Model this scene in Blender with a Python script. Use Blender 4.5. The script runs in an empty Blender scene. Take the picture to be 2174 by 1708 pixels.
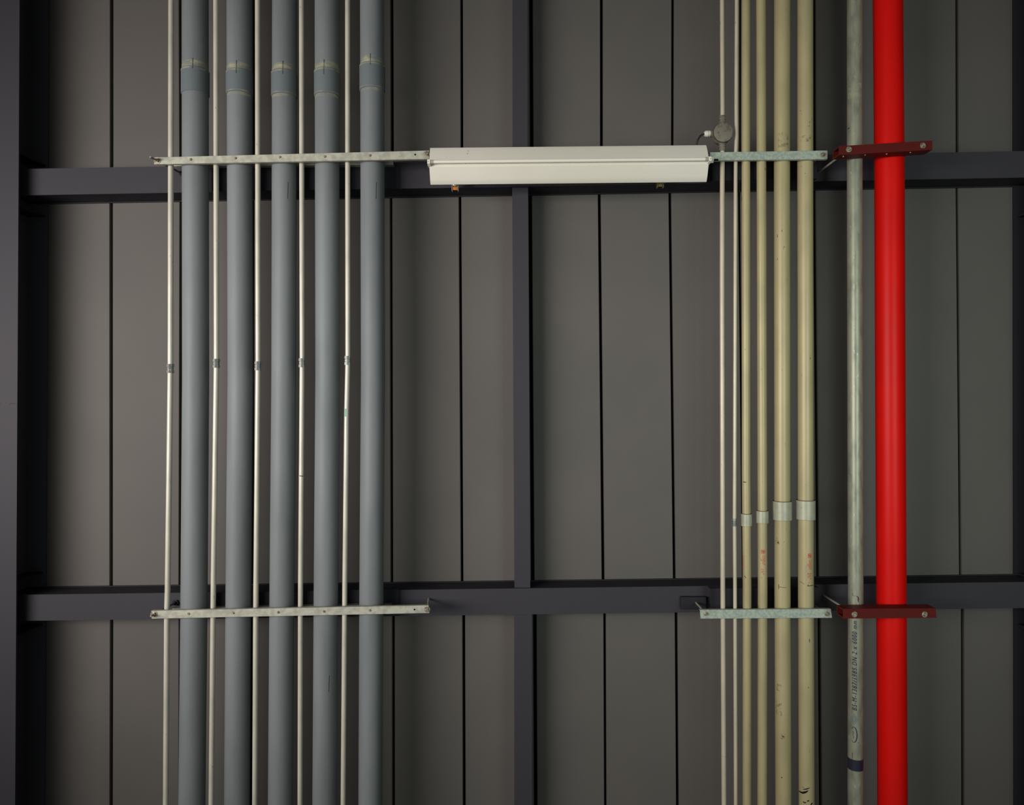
import bpy, bmesh, math, random
from mathutils import Vector, Matrix
random.seed(7)
S = bpy.context.scene
C = S.collection
R = math.radians

# ------------------------------------------------------------------ camera
EYE = 1.5                                   # eye height above the ground, m
F = 2174 * 27.0 / 36.0                      # focal length in px
cd = bpy.data.cameras.new('camera'); cam = bpy.data.objects.new('camera', cd); C.objects.link(cam)
cd.lens = 27.0; cd.sensor_width = 36.0; cd.sensor_fit = 'HORIZONTAL'; cd.clip_start = 0.05
cam.location = (0, 0, EYE); cam.rotation_euler = (math.pi, 0, 0)     # looks straight up
S.camera = cam

# ------------------------------------------------------------------ daylight and added fill
w = bpy.data.worlds.new('world'); S.world = w; w.use_nodes = True
nt = w.node_tree; nt.nodes.clear()
wo = nt.nodes.new('ShaderNodeOutputWorld'); bg = nt.nodes.new('ShaderNodeBackground')
tc = nt.nodes.new('ShaderNodeTexCoord'); sx = nt.nodes.new('ShaderNodeSeparateXYZ')
mr = nt.nodes.new('ShaderNodeMapRange'); mr.inputs['From Min'].default_value = -1; mr.inputs['From Max'].default_value = 1
cr = nt.nodes.new('ShaderNodeValToRGB')
e = cr.color_ramp.elements
e[0].position = 0.0; e[0].color = (0.62, 0.60, 0.64, 1)
e[1].position = 1.0; e[1].color = (0.20, 0.25, 0.22, 1)
m_ = e.new(0.5); m_.color = (0.26, 0.26, 0.25, 1)
nt.links.new(tc.outputs['Generated'], sx.inputs[0]); nt.links.new(sx.outputs['X'], mr.inputs['Value'])
nt.links.new(mr.outputs[0], cr.inputs[0]); 
mz = nt.nodes.new('ShaderNodeMapRange'); mz.inputs['From Min'].default_value = -1.0; mz.inputs['From Max'].default_value = -0.45   # bright ground below, dim surroundings
mz.inputs['To Min'].default_value = 1.0; mz.inputs['To Max'].default_value = 0.06
nt.links.new(sx.outputs['Z'], mz.inputs['Value'])
mm = nt.nodes.new('ShaderNodeMix'); mm.data_type = 'RGBA'; mm.blend_type = 'MULTIPLY'; mm.inputs['Factor'].default_value = 1.0
nt.links.new(cr.outputs[0], mm.inputs['A']); nt.links.new(mz.outputs[0], mm.inputs['B']); nt.links.new(mm.outputs['Result'], bg.inputs[0])
nt.links.new(bg.outputs[0], wo.inputs[0])
bg.inputs[1].default_value = 0.60

def area(name, loc, target, sxm, sym, power, col, spread):
    l = bpy.data.lights.new(name, 'AREA'); l.shape = 'RECTANGLE'; l.size = sxm; l.size_y = sym
    l.energy = power; l.color = col; l.spread = R(spread)
    o = bpy.data.objects.new(name, l); C.objects.link(o); o.location = loc
    d = Vector(target) - Vector(loc)
    z = -d.normalized(); y = z.cross(Vector((1, 0, 0))).normalized(); x = y.cross(z)      # long side across the picture
    o.rotation_euler = Matrix((x, y, z)).transposed().to_euler()
    return o
# daylight from the open side of the shed (left in the picture)
area('daylight_open_side', (-3.9, -0.2, EYE - 0.5), (-0.9, -0.15, EYE + 3.8), 4.0, 1.3, 72, (1.0, 0.94, 0.89), 78)
area('fill_right', (2.2, 0.0, EYE - 1.2), (1.7, -0.05, EYE + 3.8), 1.5, 1.6, 14.5, (0.84, 1.0, 0.91), 76)  # unseen greenish fill lamp, added to lift the dim right side

vs = S.view_settings
S.display_settings.display_device = 'sRGB'
vs.view_transform = 'Standard'; vs.look = 'None'; vs.gamma = 1.0; vs.use_curve_mapping = False
vs.exposure = 0.0

# ------------------------------------------------------------------ materials
def mat(name, col, rough=0.5, metal=0.0, spec=0.5, var=None, vscale=6, vstretch=(1, 1, 1), vlo=0.4, vhi=0.65, bump=0, bscale=60,
        spots=None, sscale=40, sth=0.72):
    m = bpy.data.materials.new(name); m.use_nodes = True
    n = m.node_tree.nodes; L = m.node_tree.links; b = n['Principled BSDF']
    b.inputs['Roughness'].default_value = rough; b.inputs['Metallic'].default_value = metal
    b.inputs['Specular IOR Level'].default_value = spec
    b.inputs['Base Color'].default_value = (*col, 1)
    g = n.new('ShaderNodeNewGeometry')
    mp = n.new('ShaderNodeMapping'); mp.inputs['Scale'].default_value = vstretch
    L.new(g.outputs['Position'], mp.inputs[0])
    out = None
    if var:
        nz = n.new('ShaderNodeTexNoise'); nz.inputs['Scale'].default_value = vscale; nz.inputs['Detail'].default_value = 5
        L.new(mp.outputs[0], nz.inputs[0])
        r = n.new('ShaderNodeMapRange'); r.inputs['From Min'].default_value = vlo; r.inputs['From Max'].default_value = vhi
        L.new(nz.outputs[0], r.inputs['Value'])
        mx = n.new('ShaderNodeMix'); mx.data_type = 'RGBA'
        mx.inputs['A'].default_value = (*col, 1); mx.inputs['B'].default_value = (*var, 1)
        L.new(r.outputs[0], mx.inputs['Factor']); out = mx.outputs['Result']
    if spots:
        nz = n.new('ShaderNodeTexNoise'); nz.inputs['Scale'].default_value = sscale; nz.inputs['Detail'].default_value = 2
        L.new(mp.outputs[0], nz.inputs[0])
        r = n.new('ShaderNodeMapRange'); r.inputs['From Min'].default_value = sth; r.inputs['From Max'].default_value = sth + 0.03
        L.new(nz.outputs[0], r.inputs['Value'])
        mx = n.new('ShaderNodeMix'); mx.data_type = 'RGBA'
        mx.inputs['B'].default_value = (*spots, 1)
        if out: L.new(out, mx.inputs['A'])
        else: mx.inputs['A'].default_value = (*col, 1)
        L.new(r.outputs[0], mx.inputs['Factor']); out = mx.outputs['Result']
    if out: L.new(out, b.inputs['Base Color'])
    if bump:
        nz = n.new('ShaderNodeTexNoise'); nz.inputs['Scale'].default_value = bscale; nz.inputs['Detail'].default_value = 3
        L.new(g.outputs['Position'], nz.inputs[0])
        bp = n.new('ShaderNodeBump'); bp.inputs['Strength'].default_value = bump; bp.inputs['Distance'].default_value = 0.002
        L.new(nz.outputs[0], bp.inputs['Height']); L.new(bp.outputs[0], b.inputs['Normal'])
    return m

M = {
 'panel': mat('painted_board', (0.122, 0.113, 0.106), 0.65, spec=0.2, var=(0.110, 0.104, 0.097), vscale=1.6, bump=0.15, bscale=90,
              spots=(0.11, 0.10, 0.095), sscale=28, sth=0.80),
 'void': mat('dark_void', (0.006, 0.006, 0.007), 0.9, spec=0.1),
 'steel': mat('painted_steel', (0.043, 0.041, 0.050), 0.6, spec=0.2, var=(0.043, 0.041, 0.050), vscale=3, bump=0.1, bscale=120),
 'steel_in': mat('dark_and_shade_steel', (0.022, 0.021, 0.028), 0.7, spec=0.2),  # darker copy of the beam steel: shade put into colour, plus dark fittings
 'grey': mat('grey_pvc', (0.192, 0.212, 0.220), 0.52, spec=0.25, var=(0.157, 0.174, 0.184), vscale=3, vstretch=(3, 0.5, 3)),
 'grey_dark': mat('grey_pvc_socket', (0.140, 0.166, 0.178), 0.55, spec=0.2),
 'white': mat('galvanised_conduit', (0.60, 0.575, 0.48), 0.35, metal=0.1, var=(0.52, 0.50, 0.42), vscale=10, vstretch=(2, 0.7, 2),
              spots=(0.2, 0.17, 0.13), sscale=60, sth=0.74),
 'pale': mat('pale_conduit', (0.60, 0.53, 0.40), 0.35, metal=0.1, var=(0.52, 0.47, 0.36), vscale=10, vstretch=(2, 0.7, 2), spots=(0.2, 0.17, 0.13), sscale=60, sth=0.74),
 'cavity': mat('lightened_steel', (0.085, 0.082, 0.10), 0.7, spec=0.2),  # paler steel copy, lifts the shade inside the left beam by colour
 'fitting': mat('grey_zinc_fitting', (0.20, 0.21, 0.20), 0.4, metal=0.5),
 'cream': mat('cream_conduit', (0.44, 0.38, 0.21), 0.42, metal=0.1, spec=0.4, var=(0.385, 0.335, 0.185), vscale=14, vstretch=(1, 0.35, 1),
              spots=(0.13, 0.11, 0.07), sscale=55, sth=0.73),
 'sleeve': mat('zinc_coupling', (0.43, 0.43, 0.32), 0.4, metal=0.15, var=(0.37, 0.375, 0.285), vscale=25, spots=(0.1, 0.09, 0.07), sscale=60, sth=0.72),
 'galv': mat('galvanised_pipe', (0.31, 0.315, 0.24), 0.42, metal=0.3, var=(0.20, 0.21, 0.165), vscale=30, vstretch=(1.6, 0.4, 1), vlo=0.45, vhi=0.7,
             spots=(0.40, 0.41, 0.35), sscale=90, sth=0.68),
 'red': mat('red_paint', (0.68, 0.005, 0.003), 0.40, spec=0.15, var=(0.62, 0.005, 0.003), vscale=4),
 'dred': mat('red_oxide_paint', (0.10, 0.009, 0.007), 0.55, spec=0.15, var=(0.085, 0.009, 0.007), vscale=20),
 'bar': mat('zinc_bar', (0.45, 0.45, 0.37), 0.45, metal=0.2, var=(0.34, 0.34, 0.28), vscale=35, vlo=0.42, vhi=0.62, bump=0.2, bscale=200),
 'gbar': mat('spangled_zinc_bar', (0.44, 0.50, 0.42), 0.45, metal=0.25, var=(0.33, 0.385, 0.33), vscale=90, vlo=0.42, vhi=0.6),
 'bolt': mat('zinc_bolt', (0.50, 0.46, 0.38), 0.35, metal=0.7, var=(0.22, 0.16, 0.11), vscale=120),
 'rod': mat('threaded_steel', (0.26, 0.24, 0.22), 0.45, metal=0.6, var=(0.12, 0.10, 0.09), vscale=90),
 'lamp': mat('white_enamel', (0.78, 0.75, 0.66), 0.4, spec=0.5, var=(0.74, 0.71, 0.61), vscale=2),
 'tube': mat('lamp_tube_glass', (0.82, 0.79, 0.70), 0.4, spec=0.4),
 'holder': mat('lamp_holder_plastic', (0.40, 0.37, 0.31), 0.5),
 'rust': mat('rust', (0.10, 0.05, 0.03), 0.8, spec=0.2),
 'box': mat('brown_grey_box', (0.19, 0.165, 0.13), 0.5, metal=0.0, var=(0.13, 0.11, 0.085), vscale=40, vlo=0.5, vhi=0.6),
 'gland': mat('white_plastic', (0.66, 0.63, 0.55), 0.4),
 'cable': mat('black_cable', (0.008, 0.008, 0.009), 0.5),
 'ink': mat('black_ink', (0.006, 0.006, 0.010), 0.6, spec=0.2),
 'blue': mat('blue_black_ink', (0.016, 0.020, 0.045), 0.5),
 'paleblue': mat('pale_blue_ink', (0.12, 0.17, 0.19), 0.6),
 'redink': mat('red_ink', (0.50, 0.07, 0.035), 0.6),
 'maroon': mat('maroon_paint', (0.06, 0.008, 0.01), 0.6),
 'band': mat('dark_blue_band', (0.016, 0.017, 0.032), 0.4),
 'orange': mat('orange_plastic', (0.75, 0.24, 0.02), 0.4),
 'brass': mat('yellow_passivated_zinc', (0.42, 0.34, 0.11), 0.35, metal=0.6),
 'green': mat('green_mark', (0.20, 0.42, 0.30), 0.6),
}
def smear(name, col, scale, lo, hi, stretch, amax=0.75):
    m = mat(name, col, 0.6); n = m.node_tree.nodes; L = m.node_tree.links; b = n['Principled BSDF']
    g = n.new('ShaderNodeNewGeometry'); mp = n.new('ShaderNodeMapping'); mp.inputs['Scale'].default_value = stretch
    nz = n.new('ShaderNodeTexNoise'); nz.inputs['Scale'].default_value = scale; nz.inputs['Detail'].default_value = 4
    r = n.new('ShaderNodeMapRange'); r.inputs['From Min'].default_value = lo; r.inputs['From Max'].default_value = hi
    r.inputs['To Max'].default_value = amax
    L.new(g.outputs['Position'], mp.inputs[0]); L.new(mp.outputs[0], nz.inputs[0]); L.new(nz.outputs[0], r.inputs['Value'])
    L.new(r.outputs[0], b.inputs['Alpha'])
    return m
M['glue'] = smear('dried_glue', (0.48, 0.47, 0.32), 22, 0.38, 0.80, (1, 2.0, 1), 0.85)
M['dirt'] = smear('grime', (0.10, 0.09, 0.055), 90, 0.48, 0.75, (1, 0.8, 1), 0.55)
M['rustsmear'] = smear('rust_stain', (0.05, 0.03, 0.035), 40, 0.47, 0.6, (0.6, 2, 1))

# ------------------------------------------------------------------ helpers
def W(px, py, z):
    """point that stands z metres above the eye, seen at px,py"""
    return Vector(((px - 1087) * z / F, (py - 854) * z / F, EYE + z))
def tag(o, label=None, cat=None, group=None, kind=None):
    if label: o['label'] = label
    if cat: o['category'] = cat
    if group: o['group'] = group
    if kind: o['kind'] = kind
    return o
def empty(name, loc, label, cat, group=None):
    o = bpy.data.objects.new(name, None); C.objects.link(o); o.location = loc; o.empty_display_size = 0.05
    return tag(o, label, cat, group)
def obj(name, bm, m, parent=None, smooth=False, origin=None, ang=40):
    bmesh.ops.recalc_face_normals(bm, faces=bm.faces)
    me = bpy.data.meshes.new(name)
    root = parent
    off = Vector((0, 0, 0))
    while root is not None:
        off += Vector(root.location); root = root.parent
    loc = Vector(origin) if origin is not None else None
    if loc is None:
        loc = bm.verts[:][0].co.copy() if not parent else off
        if not parent:
            loc = sum((v.co for v in bm.verts), Vector()) / len(bm.verts)
    bmesh.ops.translate(bm, verts=bm.verts, vec=-loc)
    bm.to_mesh(me); bm.free()
    for mm in (m if isinstance(m, (list, tuple)) else [m]): me.materials.append(M[mm])
    if smooth:
        for p in me.polygons: p.use_smooth = True
        try: me.set_sharp_from_angle(angle=R(ang))
        except Exception: pass
    o = bpy.data.objects.new(name, me); C.objects.link(o)
    if parent: o.parent = parent; o.location = loc - off
    else: o.location = loc
    return o
def hexa(bm, p, mi=0):
    """8 points: 4 of one face, 4 of the other"""
    v = [bm.verts.new(q) for q in p]
    for f in ((0, 1, 2, 3), (7, 6, 5, 4), (0, 4, 5, 1), (1, 5, 6, 2), (2, 6, 7, 3), (3, 7, 4, 0)):
        fc = bm.faces.new([v[i] for i in f]); fc.material_index = mi
def box(bm, a, b, mi=0):
    (x0, y0, z0), (x1, y1, z1) = a, b
    hexa(bm, [Vector(q) for q in ((x0, y0, z0), (x1, y0, z0), (x1, y1, z0), (x0, y1, z0), (x0, y0, z1), (x1, y0, z1), (x1, y1, z1), (x0, y1, z1))], mi)
def sweep(bm, pts, rads, seg=48, caps=True, mi=0):
    pts = [Vector(p) for p in pts]
    if not isinstance(rads, (list, tuple)): rads = [rads] * len(pts)
    t0 = (pts[1] - pts[0]).normalized()
    ref = Vector((0, 0, 1)) if abs(t0.z) < 0.9 else Vector((1, 0, 0))
    u = t0.cross(ref).normalized()
    rings = []
    for i, p in enumerate(pts):
        a = pts[max(i - 1, 0)]; b = pts[min(i + 1, len(pts) - 1)]
        t = (b - a).normalized() if (b - a).length > 1e-9 else t0
        u = (u - t * u.dot(t)).normalized(); v = t.cross(u)
        rings.append([bm.verts.new(p + (u * math.cos(2 * math.pi * k / seg) + v * math.sin(2 * math.pi * k / seg)) * rads[i]) for k in range(seg)])
    for r0, r1 in zip(rings, rings[1:]):
        for k in range(seg):
            f = bm.faces.new((r0[k], r0[(k + 1) % seg], r1[(k + 1) % seg], r1[k])); f.material_index = mi
    if caps:
        bm.faces.new(rings[0][::-1]); bm.faces.new(rings[-1])
def lathe(bm, base, axis, prof, seg=32, mi=0):
    """prof: (distance along axis, radius)"""
    base = Vector(base); ax = Vector(axis).normalized()
    ref = Vector((0, 1, 0)) if abs(ax.y) < 0.9 else Vector((1, 0, 0))
    u = ax.cross(ref).normalized(); v = ax.cross(u)
    rings = []
    for d, r in prof:
        rings.append([bm.verts.new(base + ax * d + (u * math.cos(2 * math.pi * k / seg) + v * math.sin(2 * math.pi * k / seg)) * max(r, 1e-5)) for k in range(seg)])
    for r0, r1 in zip(rings, rings[1:]):
        for k in range(seg):
            f = bm.faces.new((r0[k], r0[(k + 1) % seg], r1[(k + 1) % seg], r1[k])); f.material_index = mi
    bm.faces.new(rings[0][::-1]); bm.faces.new(rings[-1])
def bevel(bm, w, seg=2):
    bmesh.ops.bevel(bm, geom=bm.edges[:], offset=w, segments=seg, affect='EDGES', profile=0.5, clamp_overlap=True)

# ------------------------------------------------------------------ setting: ceiling of boards in three bays
ZC = 3.80
X0, X1 = -3.6, 3.7
def bay(bm, ya, yb, gr, wd=0.0125):
    """gr: groove px at the two ends ya / yb (px rows) -> boards between grooves"""
    def X(px): return (px - 1087) * ZC / F
    Ya, Yb = (ya - 854) * ZC / F, (yb - 854) * ZC / F
    n = len(gr)
    for i in range(n - 1):
        (a0, b0, w0), (a1, b1, w1) = gr[i], gr[i + 1]
        l0 = X(a0) + w0 * ZC / F / 2; l1 = X(b0) + w0 * ZC / F / 2
        r0 = X(a1) - w1 * ZC / F / 2; r1 = X(b1) - w1 * ZC / F / 2
        dz = random.uniform(-0.0008, 0.0008)
        z0, z1 = EYE + ZC + dz, EYE + ZC + 0.03
        c = 0.0035
        # board with chamfered long edges
        sec = lambda l, r, y: [Vector((l, y, z1)), Vector((l, y, z0 + c)), Vector((l + c * 0.7, y, z0)), Vector((r - c * 0.7, y, z0)), Vector((r, y, z0 + c)), Vector((r, y, z1))]
        A = [bm.verts.new(q) for q in sec(l0, r0, Ya)]; B = [bm.verts.new(q) for q in sec(l1, r1, Yb)]
        for k in range(6):
            bm.faces.new((A[k], A[(k + 1) % 6], B[(k + 1) % 6], B[k]))
        bm.faces.new(A[::-1]); bm.faces.new(B)
def full(g, sp=149.6):
    """fill in the grooves hidden behind the pipes and outside the frame"""
    out = list(g)
    L = out[0]; out = [(L[0] - sp * k, L[1] - sp * k, 6) for k in (4, 3, 2, 1)] + out
    L = out[-1]; out = out + [(L[0] + sp * k, L[1] + sp * k, 6) for k in (1, 2, 3, 4)]
    return out
bm = bmesh.new()
bay(bm, -560, 384, full([(237, 237, 6), (380, 384, 5), (537.5, 538.5, 5), (681, 682, 6), (830, 833, 6), (979, 981, 5), (1124, 1129, 7), (1277, 1277.5, 6),
                         (1430, 1428, 5.5), (1573.5, 1572, 4), (1729, 1730.5, 5), (1880, 1881, 6), (2031, 2033, 6)]))
bay(bm, 386, 1284, full([(236, 236, 6), (385, 382.5, 6), (537, 536, 5), (681, 681, 6), (830, 832, 5), (976.5, 981.5, 5), (1125, 1131, 7), (1272.5, 1281.5, 6),
                         (1422.5, 1433, 6), (1570, 1579, 5), (1729, 1737, 5.5), (1880, 1888, 6), (2032, 2040, 5)]))
bay(bm, 1286, 2300, full([(237, 234, 6), (383, 382, 6), (533, 531, 6), (683, 683, 6), (835, 836, 5), (984.5, 987.5, 5.5), (1135, 1140, 7), (1284, 1288, 5),
                          (1436, 1443, 6), (1583, 1589, 5), (1739.5, 1747, 6), (1891, 1896, 6), (2044, 2046, 6)]))
ceil = obj('ceiling', bm, 'panel'); tag(ceil, 'dark taupe ceiling boards with black open joints', kind='structure')
bm = bmesh.new(); box(bm, (X0, -3.5, EYE + ZC + 0.036), (X1, 3.6, EYE + ZC + 0.06)); obj('backing', bm, 'void', ceil)

# ------------------------------------------------------------------ steel beams
def ibeam(bm, axis, p0, p1, zb, zt, half, tf=0.010, tw=0.008, closed=False):
    """I section between (p0),(p1); half = half flange width. p are xy of the centre line"""
    a, b = Vector((*p0, 0)), Vector((*p1, 0)); d = (b - a).normalized(); n = Vector((-d.y, d.x, 0))
    def slab(h, z0, z1, mi):
        P = []
        for z in (z0, z1):
            for q, s in ((a, -1), (b, -1), (b, 1), (a, 1)):
                P.append(Vector((q.x, q.y, EYE + z)) + n * (h * s))
        hexa(bm, P, mi)
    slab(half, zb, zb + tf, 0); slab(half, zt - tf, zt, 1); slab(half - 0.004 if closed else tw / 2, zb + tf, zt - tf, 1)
def xw(px, z): return (px - 1087) * z / F
def yw(py, z): return (py - 854) * z / F
ZB = 3.63; ZM = 3.565
# long main beam at the left edge
xl0, xl1 = xw(41.5, ZM), xw(32, ZM)
HB = 0.10
bm = bmesh.new()
ya, yb = -3.3, 3.4
s = (xl1 - xl0) / (yw(1708, ZM) - yw(0, ZM)); f = lambda y: xl0 + (y - yw(0, ZM)) * s
ibeam(bm, 'y', (f(ya) - HB, ya), (f(yb) - HB, yb), ZM, ZC - 0.001, HB)
left = obj('steel_beam', bm, ['steel', 'cavity']); tag(left, 'wide grey steel main beam running down the left edge of the frame', 'beam')
YT, YL = yw(386, ZB), yw(1289, ZB)
def stiff(parent, xa, xb, y):
    bm = bmesh.new(); box(bm, (xa, y - 0.004, EYE + ZM + 0.010), (xb, y + 0.004, EYE + ZC - 0.0115))
    obj('stiffener_plate', bm, 'steel_in', parent)
for y in (YT - 0.125, YT + 0.125, YL - 0.13, YL + 0.125): stiff(left, f(y) - HB + 0.005, f(y) - 0.012, y)
bm = bmesh.new()                                    # rusty splice seam across its face
ys = yw(856, ZM - 0.001); x_ = f(ys)
for k in range(26):
    xx = x_ - 0.004 - k * 0.0076; d = random.uniform(-0.0035, 0.0035)
    if random.random() < 0.35: continue
    box(bm, (xx - 0.0045, ys + d - 0.0016, EYE + ZM - 0.0012), (xx, ys + d + random.uniform(0.001, 0.003), EYE + ZM + 0.001))
obj('splice_seam', bm, 'rust', left)
# right main beam: only the dark upper flange comes into the frame
xr = xw(2153, ZC - 0.012)
bm = bmesh.new(); ibeam(bm, 'y', (xr - 0.004 + HB, ya), (xr + 0.004 + HB, yb), ZM, ZC - 0.001, HB)
right = obj('steel_beam', bm, ['steel', 'steel_in']); tag(right, 'black upper flange of the main beam cut off by the right edge of the frame', 'beam')
for y in (YT - 0.125, YT + 0.125, YL - 0.125, YL + 0.125): stiff(right, xr + 0.014, xr + HB - 0.006, y)
# cross beams
def cross(ylt, yrt, ylb, yrb, label):
    """px rows of the bottom flange's edges at px columns 45 and 2174"""
    z = ZB
    a = ((ylt + ylb) / 2, (yrt + yrb) / 2)
    xA, xB = xw(45, z), xw(2174, z)
    yA, yB = yw(a[0], z), yw(a[1], z); k = (yB - yA) / (xB - xA)
    half = (ylb - ylt + yrb - yrt) / 4 * z / F
    x0, x1 = f(yA) - HB + 0.005, xr + HB - 0.006
    g = lambda x: yA + (x - xA) * k
    bm = bmesh.new(); ibeam(bm, 'x', (x0, g(x0)), (x1, g(x1)), z, ZC - 0.002, half, closed=True)
    o = obj('steel_beam', bm, ['steel', 'steel_in']); tag(o, label, 'beam', None)
    return g, half
gT, hT = cross(358.5, 320.5, 414.5, 376.5, 'upper horizontal grey cross beam, behind the long white lamp')
gL, hL = cross(1262, 1235, 1317.5, 1290, 'lower horizontal grey cross beam, without a lamp in front')
# slender joist down the middle, one length per bay
def joist(pts, y0, y1, label):
    (lt, rt), (lb, rb) = pts; z = 3.642
    bm = bmesh.new()
    ca, cb = xw((lt + rt) / 2, z), xw((lb + rb) / 2, z); h = (rt - lt) * z / F / 2
    ibeam(bm, 'y', (ca, y0), (cb, y1), z, ZC - 0.003, h, tf=0.008, tw=0.02)
    o = obj('steel_joist', bm, ['steel', 'steel_in']); tag(o, label, 'beam', 'slender joists between the cross beams')
xc = 0.02
joist(((1088, 1120), (1088, 1120)), -3.2, gT(xc) - hT - 0.001, 'slender grey joist running up from the white lamp to the top edge')
joist(((1087.5, 1121), (1092, 1126)), gT(xc) + hT + 0.001, gL(xc) - hL - 0.001, 'slender grey joist in the middle bay between both cross beams')
joist(((1092, 1129), (1092, 1130)), gL(xc) + hL + 0.001, 3.3, 'slender grey joist running from the lower cross beam to the bottom edge')

# ------------------------------------------------------------------ pipes
class Pipe:
    def __init__(s, name, pts, wpx, z, m, label, cat, group=None, seg=64):
        """pts: (row px, column px) of the axis"""
        s.pts = pts; s.z = z; s.r = wpx / 2 * z / F; s.wpx = wpx
        s.P = [(-560, s.col(-560)), *[p for p in pts if p[0] not in (-560, 2300)], (2300, s.col(2300))]
        bm = bmesh.new()
        P3 = []
        for y, x in s.P: P3.append(W(x, y, z))
        sweep(bm, P3, s.r, seg)
        mid = s.at(854)
        s.o = obj(name, bm, m, None, True, origin=mid); tag(s.o, label, cat, group)
    def col(s, y):
        p = s.pts
        if y <= p[0][0]: a, b = p[0], p[1]
        elif y >= p[-1][0]: a, b = p[-2], p[-1]
        else:
            for a, b in zip(p, p[1:]):
                if a[0] <= y <= b[0]: break
        return a[1] + (y - a[0]) * (b[1] - a[1]) / (b[0] - a[0])
    def at(s, y): return W(s.col(y), y, s.z)
    def dir(s, y): return (s.at(y + 5) - s.at(y - 5)).normalized()
    def surf(s, dx, y, e=0.0004):
        """point on the surface that shows dx px right of the axis at row y"""
        c = s.at(y); a0 = -math.atan2(c.x, s.z)
        q = max(-0.97, min(0.97, dx / (s.wpx / 2)))
        a = a0 + math.asin(q)
        return c + Vector((math.sin(a), 0, -math.cos(a))) * (s.r + e)
    def sleeve(s, name, y0, y1, wpx, m, prof=None):
        bm = bmesh.new(); k = 1.5; rr = wpx / 2 * s.z / F; g = 0.0015
        a, b = s.at(y0), s.at(y1); L = (b - a).length
        pr = prof or [(0, s.r - 0.001), (0, rr - g), (g, rr), (L - g, rr), (L, rr - g), (L, s.r - 0.001)]
        if prof: pr = [(d * L, r_ * s.z / F) for d, r_ in prof]
        lathe(bm, a, b - a, pr, 48 if not prof else 24)
        return obj(name, bm, m, s.o, True)
    def ring(s, name, y0, y1, m, e=0.0006, wpx=None, r0=None):
        bm = bmesh.new(); a, b = s.at(y0), s.at(y1); rr = (wpx / 2 * s.z / F if wpx else s.r) + e
        sweep(bm, [a, b], rr, 64, caps=False)
        return obj(name, bm, m, s.o, True)
    def text(s, name, body, size, y, dx, up, m, stretch=1.0, shear=0.0, bold=0.0, space=1.0, twice=0.0):
        """flat lettering pressed onto the pipe. up='left': reads upward, up='right': reads downward"""
        cu = bpy.data.curves.new('t', 'FONT'); cu.body = body; cu.size = 1.0; cu.offset = bold; cu.shear = shear; cu.space_character = space; cu.resolution_u = 3
        to = bpy.data.objects.new('t', cu); C.objects.link(to)
        dg = bpy.context.evaluated_depsgraph_get(); me = to.evaluated_get(dg).to_mesh()
        bm = bmesh.new(); bm.from_mesh(me); to.evaluated_get(dg).to_mesh_clear()
        bpy.data.objects.remove(to); bpy.data.curves.remove(cu)
        if twice:
            d_ = bmesh.ops.duplicate(bm, geom=bm.verts[:] + bm.edges[:] + bm.faces[:])
            for v in d_['geom']:
                if isinstance(v, bmesh.types.BMVert): v.co.x += twice
        for k in range(-2, 9):
            bmesh.ops.bisect_plane(bm, geom=bm.verts[:] + bm.edges[:] + bm.faces[:], plane_co=(0, k * 0.1 + 0.05, 0), plane_no=(0, 1, 0))
        for v in bm.verts:
            tx, ty = v.co.x * size * stretch, v.co.y * size
            if up == 'left': v.co = s.surf(dx - ty, y - tx)
            else: v.co = s.surf(dx + ty, y + tx)
        return obj(name, bm, m, s.o)
    def stroke(s, name, lines, m, seg=6, split=False, e=0.0004):
        if split:
            for l in lines: s.stroke(name, [l], m)
            return
        """lines: list of (list of (dx,row), width px)"""
        bm = bmesh.new()
        for pts, wd in lines:
            P = []
            for (x0, y0), (x1, y1) in zip(pts, pts[1:]):
                n = max(1, int(math.hypot(x1 - x0, y1 - y0) / 1.5))
                P += [(x0 + (x1 - x0) * i / n, y0 + (y1 - y0) * i / n) for i in range(n)]
            P.append(pts[-1]); prev = None; N = len(P)
            for i, (x, y) in enumerate(P):
                a = P[max(i - 1, 0)]; b = P[min(i + 1, N - 1)]
                tx, ty = b[0] - a[0], b[1] - a[1]; l = math.hypot(tx, ty) or 1
                wv = wd(i / (N - 1)) if callable(wd) else wd
                nx, ny = -ty / l * wv / 2, tx / l * wv / 2
                cur = [bm.verts.new(s.surf(x + nx * q, y + ny * q, e)) for q in (1, 0, -1)]
                if prev:
                    for k in (0, 1): bm.faces.new((prev[k], prev[k + 1], cur[k + 1], cur[k]))
                prev = cur
        return obj(name, bm, m, s.o)
    def patch(s, name, x0, x1, y0, y1, m, e=0.0005, n=10):
        bm = bmesh.new(); g = [[bm.verts.new(s.surf(x0 + (x1 - x0) * i / n, y0 + (y1 - y0) * j / 3, e)) for i in range(n + 1)] for j in range(4)]
        for j in range(3):
            for i in range(n): bm.faces.new((g[j][i], g[j][i + 1], g[j + 1][i + 1], g[j + 1][i]))
        return obj(name, bm, m, s.o, True)

ZG = 3.50; ZT = 3.462
ordn = ['leftmost', 'second', 'third', 'fourth', 'fifth']
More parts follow.
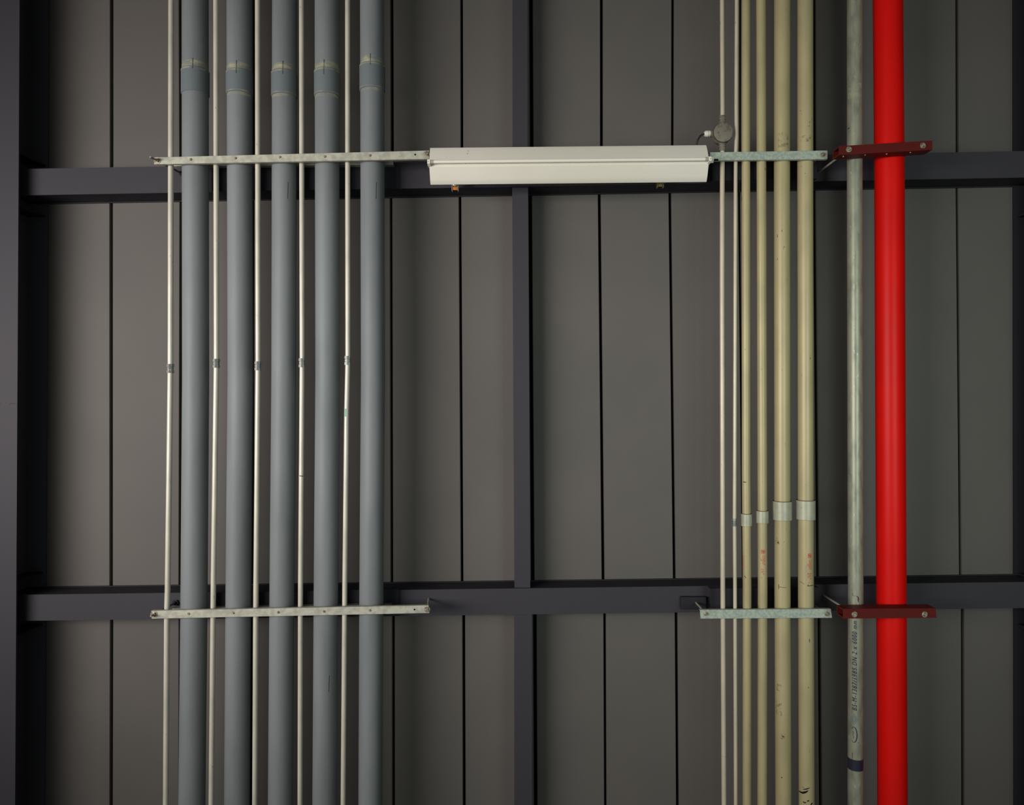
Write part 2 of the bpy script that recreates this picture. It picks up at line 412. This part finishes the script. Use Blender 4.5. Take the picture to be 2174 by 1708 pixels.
# five big grey pipes
GP = [([(0, 414.5), (800, 415.5), (1270, 412), (1708, 407.5)], 53.5, (151, 202), 'thick grey plastic pipe nearest the left beam, first of the five'),
      ([(0, 508), (800, 510.5), (1200, 506.5), (1708, 503)], 51.5, (155, 203), 'thick grey plastic pipe, second of the five from the left'),
      ([(0, 604), (800, 602.5), (1250, 598.5), (1708, 595)], 50.5, (156, 207), 'thick grey plastic pipe, middle one of the five'),
      ([(0, 694), (800, 695.5), (1250, 692), (1708, 689)], 50.5, (153, 206), 'thick grey plastic pipe, fourth of the five from the left'),
      ([(0, 790), (800, 792), (1250, 788.5), (1708, 786.5)], 50.5, (141, 194), 'thick grey plastic pipe nearest the white lamp, last of the five')]
for i, (pts, wd, (s0, s1), lab) in enumerate(GP):
    p = Pipe('drain_pipe', pts, wd, ZG, 'grey', lab, 'pipe', 'thick grey plastic pipes', 96)
    sl = p.sleeve('coupling', s0, s1, wd + 3.4, 'grey_dark')
    for (q0, q1, ww) in ((s0 - 13, s0 - 0.5, wd), (s0 + 1.6, s0 + 5, wd + 3.4), (s1 - 4, s1 - 1.6, wd + 3.4), (s1 + 0.5, s1 + 7, wd)):
        if i == 0 and q0 > s1 - 5: continue
        r_ = p.ring('glue_residue', q0, q1, 'glue', 0.0005, ww)
    p.patch('glue_residue', -wd * 0.42, wd * 0.1, s0 - 9, s0 - 1, 'glue', 0.0009)
    lx = (-5, -6, -3, -6, -4)[i]
    p.stroke('pen_tick', [([(lx, s0 - 16), (lx, s0 - 0.5)], 0.9)], 'ink', e=0.0012); p.stroke('pen_tick', [([(lx, s0 + 1), (lx, s0 + (6, 12, 12, 16, 8)[i])], 0.8)], 'ink', e=0.0042)
    if i in (2, 3, 4):
        yy = (392, 1425, 393)[i - 2]
        p.stroke('scratch', [([(8, yy), (7, yy + 35)], 0.8)], 'ink', split=True)

# five thin conduits between them
TP = [([(0, 363.5), (782, 362), (1250, 356), (1300, 354.5), (1708, 352)], 11.5, 782, 'thin pale conduit left of all the thick grey pipes'),
      ([(0, 458.5), (771, 459.5), (1250, 453), (1708, 448.5)], 11, 771, 'thin pale conduit between the first and second thick grey pipes'),
      ([(0, 547), (776, 548), (1250, 543.5), (1708, 541)], 11, 776.5, 'thin pale conduit between the second and third thick grey pipes'),
      ([(0, 640), (770, 641.5), (1250, 638), (1708, 637)], 10.5, 770, 'thin pale conduit between the third and fourth thick grey pipes'),
      ([(0, 738), (765, 738.5), (875, 736), (1250, 732), (1708, 728.5)], 10.5, 765, 'thin pale conduit between the fourth and fifth thick grey pipes')]
def fitting(p, yc, h, w):
    prof = [(0, w * .40), (0, w * .5), (.30, w * .52), (.31, w * .41), (.38, w * .41), (.40, w * .46), (.62, w * .46), (.63, w * .40), (.69, w * .40), (.70, w * .52), (1, w * .5), (1, w * .4)]
    bm = bmesh.new(); a, b = p.at(yc - h / 2), p.at(yc + h / 2); L = (b - a).length
    lathe(bm, a, b - a, [(d * L, r_ * p.z / F) for d, r_ in prof], 8)
    return obj('compression_coupling', bm, 'fitting', p.o, True, ang=25)
for i, (pts, wd, yc, lab) in enumerate(TP):
    p = Pipe('thin_conduit', pts, wd, ZT, 'white', lab, 'pipe', 'thin pale conduits between grey pipes', 32)
    fitting(p, yc, 19, 15.2)
    if i == 4: p.patch('green_mark', -4.6, -1.0, 867, 884, 'green', 0.0004, 3)
    if i == 3: p.stroke('scratch', [([(-4, 1009), (4, 1010)], 1.6)], 'ink', split=True)

ZR = 3.478
pF0 = None
# right hand group: two thin, four cream
def open_pipe(name, pts, y0, y1, wpx, z, m, label, group):
    p = Pipe.__new__(Pipe); p.pts = pts; p.z = z; p.r = wpx / 2 * z / F; p.wpx = wpx
    rows = [y0] + [q[0] for q in pts if y0 < q[0] < y1] + [y1]
    bm = bmesh.new(); sweep(bm, [p.at(y) for y in rows], p.r, 32)
    p.o = obj(name, bm, m, None, True, origin=p.at((y0 + y1) / 2)); tag(p.o, label, 'pipe', group)
    return p
open_pipe('thin_conduit', [(0, 1533), (250, 1534)], -560, 252, 9, 3.455, 'pale', 'thin pale conduit rising to the top from the round junction box', None)
open_pipe('thin_conduit', [(312, 1533.5), (640, 1533), (1250, 1534.5), (1708, 1537)], 316, 2300, 10, 3.455, 'pale', 'thin pale conduit running down to the bottom from the round junction box', None)
p = Pipe('thin_conduit', [(0, 1564), (225, 1563), (290, 1563.5), (330, 1562), (430, 1561.5), (1100, 1559.5), (1250, 1560.5), (1708, 1562)], 7.8, 3.45, 'pale',
         'thinnest pale conduit, just right of the round junction box', 'pipe', None, 32)
fitting(p, 1108, 16, 12.4)
CP = [([(0, 1583.5), (400, 1583.5), (1000, 1584), (1250, 1586), (1708, 1585.5)], 17.6, (1090, 1116), 22.5, 'cream conduit next to the thin ones, leftmost and narrowest of the cream four'),
      ([(0, 1615.5), (400, 1616.5), (1250, 1619), (1708, 1618)], 19.5, (1083.5, 1109.5), 25, 'cream conduit printed with red size one and a half'),
      ([(0, 1660.5), (400, 1660), (1250, 1661), (1708, 1663)], 32.5, (1063, 1103), 39, 'thick cream conduit without print, third of the cream four'),
      ([(0, 1709.5), (400, 1709.5), (1250, 1711), (1708, 1712.5)], 32.0, (1061, 1102), 39, 'thick cream conduit printed with red size two and a half')]
cream = []
for pts, wd, (s0, s1), sw, lab in CP:
    r_ = wd / 2 * ZR / F
    z = 3.438 + wd / 2 * 3.45 / F
    p = Pipe('cream_conduit', pts, wd, z, 'cream', lab, 'pipe', 'cream conduits', 64)
    p.sleeve('coupling', s0, s1, sw, 'sleeve'); p.ring('coupling_rim', s0 - 0.8, s0 + 0.4, 'rust', 0.0003, sw - 1.0)
    cream.append(p)
H_, I_, J_, K_ = cream
# red printing
def logo(p, x0, x1, y0, y1, m):
    p.stroke('printed_logo', [([(x0, y0), (x1, y0), (x1, y1), (x0, y1), (x0, y0)], 1.1), ([(x0 + 1, y0 + 2), (x1 - 1, (y0 + y1) / 2)], 2.0), ([(x0 + 1, (y0 + y1) / 2 + 1), (x1 - 1, (y0 + y1) / 2 + 1)], 1.5),
              ([(x1 - 2, y0 + 1), (x1 - 2, y1 - 1)], 1.5)], m)
logo(I_, -2.5, 4, 1165, 1172.5, 'redink')
I_.text('printed_text', 'CONDUIT', 6.8, 1176.5, 0.0, 'right', 'redink', 0.66, bold=0.02)
I_.text('printed_text', 'PIPE', 3.2, 1184, -3.6, 'right', 'redink', 0.9, bold=0.02)
I_.text('printed_text', '1\u00bd"', 9.0, 1204, -3.4, 'right', 'redink', 0.85, bold=0.02)
I_.text('printed_text', 'M', 3.8, 1222, -3.4, 'right', 'redink')
logo(K_, 4.5, 10, 1172, 1180.5, 'redink')
K_.text('printed_text', 'CONDUIT', 6.6, 1184, 6.0, 'right', 'redink', 0.72, bold=0.02)
K_.text('printed_text', 'PIPE', 3.2, 1193, 2.8, 'right', 'redink', 0.9, bold=0.02)
K_.text('printed_text', '2\u00bd"', 9.2, 1212, 3.6, 'right', 'redink', 0.88, bold=0.02)
K_.text('printed_text', 'M', 4, 1231, 4.5, 'right', 'redink')
H_.text('printed_text', 'CONDUIT', 4.2, 1177, -8.3, 'right', 'redink', 1.3)
H_.text('printed_text', '1\u00bc"', 4.2, 1203, -8.3, 'right', 'redink', 1.2)
# pen marks, scuffs and grime on the cream conduits
K_.stroke('pen_mark', [([(4, 1240), (4, 1236.5)], 1.2), ([(3, 1239.5), (14, 1238.5)], 1.3), ([(-12, 1232), (-3, 1236)], 0.7)], 'ink', split=True)
J_.stroke('pen_mark', [([(-8, 1242), (8, 1243)], 0.8), ([(-7, 1237), (-7, 1247)], 0.8)], 'ink', split=True)
H_.stroke('scratch', [([(-6, 1022), (0, 1022.5)], 1.6), ([(-5, 1220), (-2, 1225)], 1.0)], 'ink', split=True)
K_.stroke('black_smudge', [([(-15, 1678), (-8, 1677), (-2, 1673.5), (4, 1669)], lambda t: 0.8 + 3.4 * math.sin(math.pi * min(1, t + .05)) ** 0.7),
                           ([(-8, 1670), (0, 1666.5), (7, 1663)], lambda t: 0.6 + 1.7 * math.sin(math.pi * t)),
                           ([(-9, 1665), (-4, 1664.5)], 0.8), ([(-7, 1695), (-4, 1696.5), (-1, 1695)], 2.2), ([(1, 1692), (5, 1690.5)], 2.4), ([(11, 1696), (8, 1700), (7, 1706)], lambda t: 2.8 - 1.8 * t)], 'ink', split=True)
J_.patch('grime', -12, -3, 1447, 1462, 'dirt'); J_.patch('grime', -14, -2, 1482, 1514, 'dirt'); J_.patch('grime', -5, 4, 1550, 1562, 'dirt')
J_.patch('grime', -14, -6, 1138, 1154, 'dirt'); K_.patch('grime', -10, 12, 292, 306, 'dirt'); J_.patch('grime', -9, 14, 286, 318, 'dirt')
J_.stroke('speckle', [([(-9, 1148), (-8, 1151)], 3.0), ([(3, 1146), (4, 1147)], 1.2), ([(-3, 1069), (-2, 1070)], 1.6), ([(2, 1090), (6, 1092), (10, 1092)], 1.0), ([(-4, 1642), (-2, 1644)], 2.2), ([(-2, 1555), (2, 1557)], 2.5)], 'rust', split=True)
K_.stroke('speckle', [([(-4, 1084.5), (-2, 1085)], 1.8), ([(-9, 238), (-8, 239)], 1.3), ([(-8, 245), (-7, 246)], 1.0), ([(5, 273), (6, 274)], 1.2), ([(-8, 356), (-7, 357)], 1.4), ([(-1, 372), (0, 373)], 1.4), ([(4, 1452), (5, 1454)], 1.5)], 'rust', split=True)

# galvanised water pipe and the red one
L_ = Pipe('galvanised_pipe', [(0, 1814.5), (400, 1814.5), (1250, 1816.5), (1708, 1816)], 30.6, 3.402, 'galv', 'mottled galvanised steel pipe with dark stencilling beside the red pipe', 'pipe')
L_.text('stencilled_text', 'BS-M-1387/1985.DN 2 x 6000 mm', 13.2, 1503, 2.6, 'left', 'blue', 0.80, shear=0.22, space=1.27, twice=0.05)
L_.stroke('stencilled_logo', [([(6 * math.cos(t) - 3.5 + 0.5, 1553.5 + 16 * math.sin(t)) for t in [(-2.3 + 4.6 * k / 30) for k in range(31)]], lambda t: 0.7 + 1.3 * math.sin(math.pi * t)),
                              ([(-4.5, 1562), (-3.5, 1558), (-5, 1554), (-3.5, 1550), (-4.5, 1546)], 0.8), ([(5, 1568.5), (6, 1569.5)], 1.3)], 'blue')
L_.stroke('stencilled_diamond', [([(-10, 1521), (-2.5, 1510), (4.5, 1521), (-2.5, 1532), (-10, 1521)], 1.1), ([(-7, 1521), (-2.5, 1515), (1.5, 1521), (-2.5, 1527), (-7, 1521)], 1.6), ([(-5, 1521), (0, 1521)], 1.3)], 'paleblue')
L_.ring('colour_band', 1606.5, 1630, 'band', 0.0005)
L_.stroke('paint_drip', [([(1, 1261), (4, 1262), (5.5, 1266), (5, 1271), (6.5, 1275)], lambda t: 0.8 + 1.8 * math.sin(math.pi * t)), ([(7, 1277), (7.5, 1278)], 1.5), ([(11, 1280), (14, 1282)], 4)], 'maroon', split=True)
L_.stroke('scratch', [([(-6, 1256), (-5, 1261), (-1, 1261)], 0.7), ([(-6, 1592), (-5.5, 1608)], 0.7), ([(-13, 274), (-10, 274)], 1.8)], 'ink', split=True)
L_.patch('pale_paint_smear', -13, 13, 182, 212, 'glue', 0.0006)
p = Pipe('fire_pipe', [(0, 1885), (350, 1888), (800, 1890), (1250, 1892.3), (1708, 1894.5)], 58.5, 3.432, 'red', 'thick bright red fire main pipe, the only red pipe', 'pipe', None, 128)

# ------------------------------------------------------------------ clamp brackets
def at_px(p, z): return W(p[0], p[1], z)
def channel(bm, c, z0, depth, t=0.003, closed=False):
    """c: px corners TL,TR,BR,BL of the face at depth z0; legs run upward from both long edges"""
    TL, TR, BR, BL = [at_px(q, z0) for q in c]
    up = Vector((0, 0, 1))
    def pr(a, b, d_, h):                       # strip from edge a-b, width toward d_ , height h
        hexa(bm, [a, b, b + d_(1), a + d_(0), a + up * h, b + up * h, b + d_(1) + up * h, a + d_(0) + up * h])
    hexa(bm, [TL, TR, BR, BL, TL + up * t, TR + up * t, BR + up * t, BL + up * t])
    nl, nr = (BL - TL).normalized() * t, (BR - TR).normalized() * t
    o = up * t
    hexa(bm, [TL + o, TR + o, TR + nr + o, TL + nl + o, TL + up * depth, TR + up * depth, TR + nr + up * depth, TL + nl + up * depth])
    hexa(bm, [BL - nl + o, BR - nr + o, BR + o, BL + o, BL - nl + up * depth, BR - nr + up * depth, BR + up * depth, BL + up * depth])
    if closed:
        u = up * (depth - t)
        hexa(bm, [TL + nl + u, TR + nr + u, BR - nr + u, BL - nl + u, TL + nl + u + o, TR + nr + u + o, BR - nr + u + o, BL - nl + u + o])
def rod(parent, px, py, z0, prot, ztop, r=0.0048, washer=0.014, nutm='bolt', washm='bolt', tilt=(0, 0), m='rod', nut2=False):
    base = at_px((px, py), z0)
    tx, ty = tilt
    bm = bmesh.new()
    a = base + Vector((-tx * prot, -ty * prot, -prot)); b = base + Vector((tx * (ztop - z0), ty * (ztop - z0), ztop - z0 - 0.0005))
    n = 60; pts = [a.lerp(b, k / n) for k in range(n + 1)]
    sweep(bm, pts, [r * (1 if k % 2 else 0.88) for k in range(n + 1)], 12)
    ro = obj('threaded_rod', bm, m, parent, True, ang=80)
    bm = bmesh.new(); lathe(bm, base + Vector((0, 0, -0.0022)), (0, 0, 1), [(0, washer), (0.002, washer)], 24)
    obj('washer', bm, washm, ro, True)
    bm = bmesh.new(); lathe(bm, base + Vector((0, 0, -0.0095)), (0, 0, 1), [(0, washer * .56), (0.0015, washer * .66), (0.0073, washer * .66)], 6)
    obj('nut', bm, nutm, ro)
    if nut2:
        bm = bmesh.new(); lathe(bm, b + Vector((0, 0, -0.022)), (0, 0, 1), [(0, 0.0075), (0.002, 0.009), (0.012, 0.009), (0.0125, 0.016), (0.0145, 0.016)], 6); obj('nut', bm, 'steel_in', ro)
    return ro
def screw(parent, px, py, z0, r=0.006, m='bolt'):
    b = at_px((px, py), z0); bm = bmesh.new()
    lathe(bm, b + Vector((0, 0, -0.0055)), (0, 0, 1), [(0, r * .55), (0.001, r * .8), (0.003, r * .9), (0.0054, r)], 6)
    return obj('screw', bm, m, parent)
def hole(parent, px, py, z0, r=0.004):
    b = at_px((px, py), z0); bm = bmesh.new(); lathe(bm, b + Vector((0, 0, -0.0004)), (0, 0, 1), [(0, r), (0.0006, r)], 16)
    return obj('bolt_hole', bm, 'void', parent)

Z1 = 3.418
# upper left
e = empty('pipe_bracket', at_px((620, 335), Z1), 'long pale clamp bar across the grey pipes, ending at the white lamp', 'bracket')
bm = bmesh.new(); channel(bm, [(327, 333.8), (911, 319.2), (911, 337.2), (327, 348.6)], Z1, 0.019); bevel(bm, 0.0007, 1); obj('front_bar', bm, 'bar', e)
bm = bmesh.new(); channel(bm, [(366, 341), (835, 333), (835, 349.5), (366, 352.5)], 3.562, 0.034); obj('rear_strut', bm, 'bar', e)
bm = bmesh.new(); channel(bm, [(450, 356), (845, 350), (845, 400), (450, 406)], 3.603, 0.022); obj('shade_channel', bm, 'steel_in', e)  # dark channel added in place of the shade between the grey pipes
rod(e, 334, 341, Z1, 0.055, ZB, tilt=(0.10, -0.02), washer=0.0155, nut2=True)
rod(e, 906, 326.5, Z1, 0.006, ZB, washer=0.0125, tilt=(0, 0.25))
for q in ((405, 338.5), (500, 335.8), (594, 333.5), (689.8, 332.4), (785.5, 330)): screw(e, *q, Z1)
hole(e, 881.5, 328, Z1)
# lower left
e = empty('pipe_bracket', at_px((615, 1298), Z1), 'long pale clamp bar across the grey pipes at the lower cross beam', 'bracket')
bm = bmesh.new(); channel(bm, [(321, 1296), (910, 1284.5), (911.5, 1300.8), (322, 1312.8)], Z1, 0.019); bevel(bm, 0.0007, 1); obj('front_bar', bm, 'bar', e)
bm = bmesh.new(); channel(bm, [(366, 1291), (830, 1283), (830, 1293), (366, 1302)], 3.562, 0.034); obj('rear_strut', bm, 'bar', e)
bm = bmesh.new(); channel(bm, [(450, 1258), (845, 1250), (845, 1284), (450, 1290)], 3.603, 0.022); obj('shade_channel', bm, 'steel_in', e)  # added dark strip, stands for shade on the lower cross beam
rod(e, 327, 1303.5, Z1, 0.03, ZB, washer=0.0155, tilt=(0.02, 0.01), nut2=True); rod(e, 907, 1293, Z1, 0.003, ZB, washer=0.0135, tilt=(-0.075, 0.03), m='bar')
for q in ((400.5, 1302.2), (495, 1300.5), (590.5, 1299), (688, 1297.3), (785, 1295)): screw(e, *q, Z1)
hole(e, 880, 1293.2, Z1)
# upper right
e = empty('pipe_bracket', at_px((1632, 330), Z1), 'greenish zinc clamp bar over the cream conduits, starting at the white lamp', 'bracket')
bm = bmesh.new(); channel(bm, [(1507, 323), (1757, 319.2), (1757, 337.6), (1507, 340.6)], Z1, 0.0195); bevel(bm, 0.0007, 1); obj('front_bar', bm, 'gbar', e)
bm = bmesh.new(); channel(bm, [(1512, 341), (1735, 338), (1735, 379), (1512, 383)], 3.548, 0.05); obj('rear_strut', bm, 'steel_in', e)  # strut made wide and dark to stand for shade behind the conduits
a = at_px((1516, 337.2), Z1 - 0.0006); b = at_px((1525, 341), Z1 - 0.0001); bm = bmesh.new(); box(bm, tuple(a), tuple(b)); obj('slot', bm, 'void', e)
a = at_px((1507, 333), Z1 - 0.002); b = at_px((1514.5, 346), Z1 + 0.0012); bm = bmesh.new(); box(bm, tuple(a), tuple(b)); bevel(bm, 0.001); obj('end_tongue', bm, 'lamp', e)
rod(e, 1746.5, 328, Z1, 0.006, ZB, r=0.0045, washer=0.010, m='bar')
# lower right
e = empty('pipe_bracket', at_px((1626, 1302), Z1), 'greenish zinc clamp bar across the cream conduits at the lower cross beam', 'bracket')
bm = bmesh.new(); channel(bm, [(1486, 1294.2), (1764.5, 1292), (1766.5, 1311), (1487.5, 1312.8)], Z1, 0.0195); bevel(bm, 0.0007, 1); obj('front_bar', bm, 'gbar', e)
bm = bmesh.new(); channel(bm, [(1508, 1249), (1738, 1246), (1738, 1288), (1508, 1290)], 3.548, 0.05); obj('rear_strut', bm, 'steel_in', e)  # widened dark strut again deepens the shade on the beam
rod(e, 1499, 1302, Z1, 0.008, ZB, r=0.0045, washer=0.010, m='bar'); rod(e, 1755.5, 1302.5, Z1, 0.008, ZB, r=0.0045, washer=0.011, m='bar')
a = at_px((1446, 1267), 3.605); b = at_px((1497, 1290), 3.6285); bm = bmesh.new(); box(bm, tuple(a), tuple(b)); bevel(bm, 0.002)
o = obj('beam_plate', bm, 'steel_in'); tag(o, 'small dark plate on the lower cross beam left of the cream conduits', 'plate')
# red brackets
Z2 = 3.298
def redbr(c, nuts, label, tilt=(0, 0)):
    e = empty('pipe_bracket', at_px(((c[0][0] + c[1][0]) / 2, (c[0][1] + c[2][1]) / 2), Z2), label, 'bracket')
    bm = bmesh.new(); channel(bm, c, Z2, 0.066, 0.005, closed=True); obj('box_bar', bm, 'dred', e)
    for k, (x, y) in enumerate(nuts): rod(e, x, y, Z2, 0.005, ZB, r=0.0048, washer=0.0125, m='bar')
    return e
e = redbr([(1781.5, 310), (1979.5, 298), (1979.5, 317.8), (1781.5, 328.8)], [(1802, 317.3), (1959, 309)], 'dark red steel bracket over the red pipe at the upper cross beam')
for x, y in ((1790, 332), (1836, 328.5), (1882, 326.5), (1932, 323)):
    a = at_px((x, y - 1.5), Z2 + 0.02); bm = bmesh.new(); lathe(bm, a + Vector((0, 0.0, 0)), (0.3, 1, 0), [(0, 0.004), (0.006, 0.003)], 8); obj('screw_tip', bm, 'bolt', e)
redbr([(1790, 1292), (1986.5, 1290.6), (1988.5, 1311), (1790.5, 1312.4)], [(1814, 1303.5), (1963, 1303.5)], 'dark red steel bracket over the red pipe at the lower cross beam')

# ------------------------------------------------------------------ fluorescent lamp
ZL = 3.375                                  # depth of the flat middle of the reflector
A = at_px((911.5, 347), ZL); B = at_px((1504.5, 341), ZL)
e = empty('fluorescent_light', (A + B) / 2, 'long white fluorescent lamp, unlit, in front of the upper cross beam', 'lamp')
d = (B - A).normalized(); n = Vector((-d.y, d.x, 0))   # n points down the picture (+y)
sec = [(-0.083, 0.043), (-0.0815, 0.040), (-0.060, 0.024), (-0.022, 0.004), (-0.016, 0.0), (0.016, 0.0), (0.022, 0.004), (0.060, 0.024), (0.0795, 0.040), (0.081, 0.043),
       (0.079, 0.044), (0.058, 0.027), (0.03, 0.014), (0.03, 0.055), (-0.03, 0.055), (-0.03, 0.014), (-0.058, 0.027), (-0.081, 0.044)]
bm = bmesh.new(); Rg = []
for q in (A, B): Rg.append([bm.verts.new(q + n * s_ + Vector((0, 0, h))) for s_, h in sec])
for k in range(len(sec)):
    bm.faces.new((Rg[0][k], Rg[0][(k + 1) % len(sec)], Rg[1][(k + 1) % len(sec)], Rg[1][k]))
bm.faces.new(Rg[0][::-1]); bm.faces.new(Rg[1])
obj('reflector', bm, 'lamp', e, True, ang=25)
zt = -0.022
tA = A + d * 0.010 + Vector((0, 0, zt)) ; tB = B - d * 0.010 + Vector((0, 0, zt))
bm = bmesh.new(); sweep(bm, [tA, tA + d * 0.001, tB - d * 0.001, tB], [0.0065, 0.0075, 0.0075, 0.0065], 32); tb = obj('tube', bm, 'tube', e, True)
for q, s_ in ((tA, 1), (tB, -1)):
    bm = bmesh.new(); sweep(bm, [q - d * 0.001 * s_, q + d * 0.011 * s_], 0.0082, 24); obj('end_cap', bm, 'holder', tb, True)
for q, s_ in ((A, 1), (B, -1)):
    bm = bmesh.new()
    c0 = q - d * 0.006 * s_
    P = [(-0.013, 0.012), (0.014, 0.012), (0.014, -0.012), (0.009, -0.030), (-0.009, -0.030), (-0.013, -0.012)]
    r0 = [bm.verts.new(c0 + n * a_ + Vector((0, 0, b_))) for a_, b_ in P]; r1 = [bm.verts.new(c0 + d * 0.013 * s_ + n * a_ + Vector((0, 0, b_))) for a_, b_ in P]
    for k in range(6): bm.faces.new((r0[k], r0[(k + 1) % 6], r1[(k + 1) % 6], r1[k]))
    bm.faces.new(r0[::-1]); bm.faces.new(r1); bevel(bm, 0.001)
    lh = obj('lamp_holder', bm, 'lamp', e)
    bm = bmesh.new(); lathe(bm, c0 + d * 0.005 * s_ + Vector((0, 0, -0.0306)), (0, 0, 1), [(0, 0.0016), (0.001, 0.0016)], 10); obj('contact_hole', bm, 'ink', lh)
# stained spots
for (x, y, w_, h_) in ((989, 345, 6, 1.6), (991, 325.5, 2, 1.2), (993, 320, 1.8, 1.0)):
    pass
# two beam clips holding the lamp
def clip(px, py, m, lab):
    zc = 3.56; c = at_px((px, py), zc); s_ = zc / F
    bm = bmesh.new()
    for sgn in (-1, 1):
        box(bm, (c.x + sgn * 6.3 * s_ - 0.0015, c.y - 9 * s_, c.z - 0.004), (c.x + sgn * 6.3 * s_ + 0.0015, c.y + 9 * s_, c.z + 0.020))
    box(bm, (c.x - 6.3 * s_, c.y - 9 * s_, c.z + 0.004), (c.x + 6.3 * s_, c.y + 4 * s_, c.z + 0.008))
    o = obj('mounting_clip', bm, 'brass' if m == 'brass' else 'bar', e)
    bm = bmesh.new(); box(bm, (c.x - 4.6 * s_, c.y + 0.5 * s_, c.z - 0.001), (c.x + 4.6 * s_, c.y + 7 * s_, c.z + 0.003)); bevel(bm, 0.0012); q = obj('clip_insert', bm, m, o)
    q['label'] = lab
    bm = bmesh.new(); lathe(bm, c + Vector((0, -5 * s_, -0.010)), (0, 0, 1), [(0, 0.006), (0.002, 0.011), (0.013, 0.012)], 16); obj('clip_bolt', bm, 'bolt', o, True)
    bm = bmesh.new(); sweep(bm, [c + Vector((0, -14 * s_, -0.012)), c + Vector((0, -5 * s_, -0.010))], 0.0035, 12); obj('hook', bm, 'bar', o, True)
clip(966, 396, 'orange', 'orange plastic insert'); clip(1402, 388.5, 'brass', 'yellow zinc insert')
# rust spots on the reflector and rusty lamp holder edges
bm = bmesh.new()
for (x, y, w_, h_) in ((989, 345.2, 5, 1.4), (992, 326, 1.6, 1.0), (993.5, 320, 1.4, 0.9), (948, 333, 1.0, 0.8)):
    zz = 3.3745
    # height of the reflector under the spot
    P0 = at_px((x, y), 3.38); off = (P0 - A).dot(n)
    hgt = 0.0
    for (s0, h0), (s1, h1) in zip(sec[:9], sec[1:10]):
        if s0 <= off <= s1: hgt = h0 + (h1 - h0) * (off - s0) / (s1 - s0)
    c = at_px((x, y), ZL + hgt - 0.0006)
    lathe(bm, c, (0, 0, 1), [(0, w_ * 0.0009), (0.0008, w_ * 0.001)], 10)
obj('rust_spot', bm, 'rust', e)

# ------------------------------------------------------------------ round junction box and its cable
zj = 3.43
cj = at_px((1535.5, 281), zj); s_ = zj / F
e = empty('junction_box', cj, 'round brown-grey junction box right above the white lamp end', 'junction box')
bm = bmesh.new(); lathe(bm, cj, (0, 0, 1), [(0.002, 19.5 * s_), (0.006, 20.5 * s_), (0.045, 20.5 * s_), (0.05, 19 * s_)], 48); obj('body', bm, 'box', e, True, ang=50)
bm = bmesh.new(); lathe(bm, cj + Vector((0, 0, -0.006)), (0, 0, 1), [(0, 18 * s_), (0.0015, 20.2 * s_), (0.007, 20.8 * s_)], 48); lid = obj('lid', bm, 'box', e, True, ang=30)
bm = bmesh.new()
lathe(bm, cj + Vector((0, 0, 0.0015)), (0, 0, 1), [(0, 21.4 * s_), (0.0015, 21.4 * s_)], 48); obj('gasket', bm, 'ink', e)
for dx, dy in ((-12, 1), (12.5, -3)):
    bm = bmesh.new(); lathe(bm, cj + Vector((dx * s_, dy * s_, -0.0085)), (0, 0, 1), [(0, 0.003), (0.0012, 0.0042), (0.003, 0.0042)], 12); obj('lid_screw', bm, 'fitting', lid, True)
def spout(y0, y1, x=1533.5):
    bm = bmesh.new(); a, b = at_px((x, y0), zj + 0.024), at_px((x, y1), zj + 0.024); L = (b - a).length
    lathe(bm, a, b - a, [(0, 7.6 * s_), (L * .42, 7.6 * s_), (L * .43, 6.2 * s_), (L * .5, 6.2 * s_), (L * .52, 7.8 * s_), (L * .62, 7.8 * s_), (L * .63, 6.8 * s_), (L, 6.8 * s_)], 24)
    return obj('spout', bm, 'box', e, True)
spout(265, 246); spout(297, 321)
bm = bmesh.new(); a, b = at_px((1518, 284), zj + 0.024), at_px((1507, 283.5), zj + 0.024); lathe(bm, a, b - a, [(0, 7 * s_), ((b - a).length, 7 * s_)], 24); obj('spout', bm, 'box', e, True)
bm = bmesh.new(); a, b = at_px((1508, 283.5), zj + 0.024), at_px((1495, 284), zj + 0.024); L = (b - a).length
lathe(bm, a, b - a, [(0, 6.6 * s_), (L * .3, 6.6 * s_), (L * .31, 5.4 * s_), (L * .4, 5.4 * s_), (L * .41, 6.8 * s_), (L * .8, 6.4 * s_), (L, 4.4 * s_)], 12); g_ = obj('cable_gland', bm, 'gland', e, True); g_['label'] = 'white plastic cable gland'
P = [(1497, 284.2), (1491, 285.5), (1486.5, 289), (1482.5, 295), (1480, 302), (1478, 312), (1476, 325), (1474, 338)]
bm = bmesh.new(); sweep(bm, [at_px(q, zj + 0.024 + (0.0 if q[1] < 300 else (q[1] - 300) * 0.0006)) for q in P], 0.0042, 12)
o = obj('power_cable', bm, 'cable', None, True); tag(o, 'short black cable bending from the junction box down behind the white lamp', 'cable')
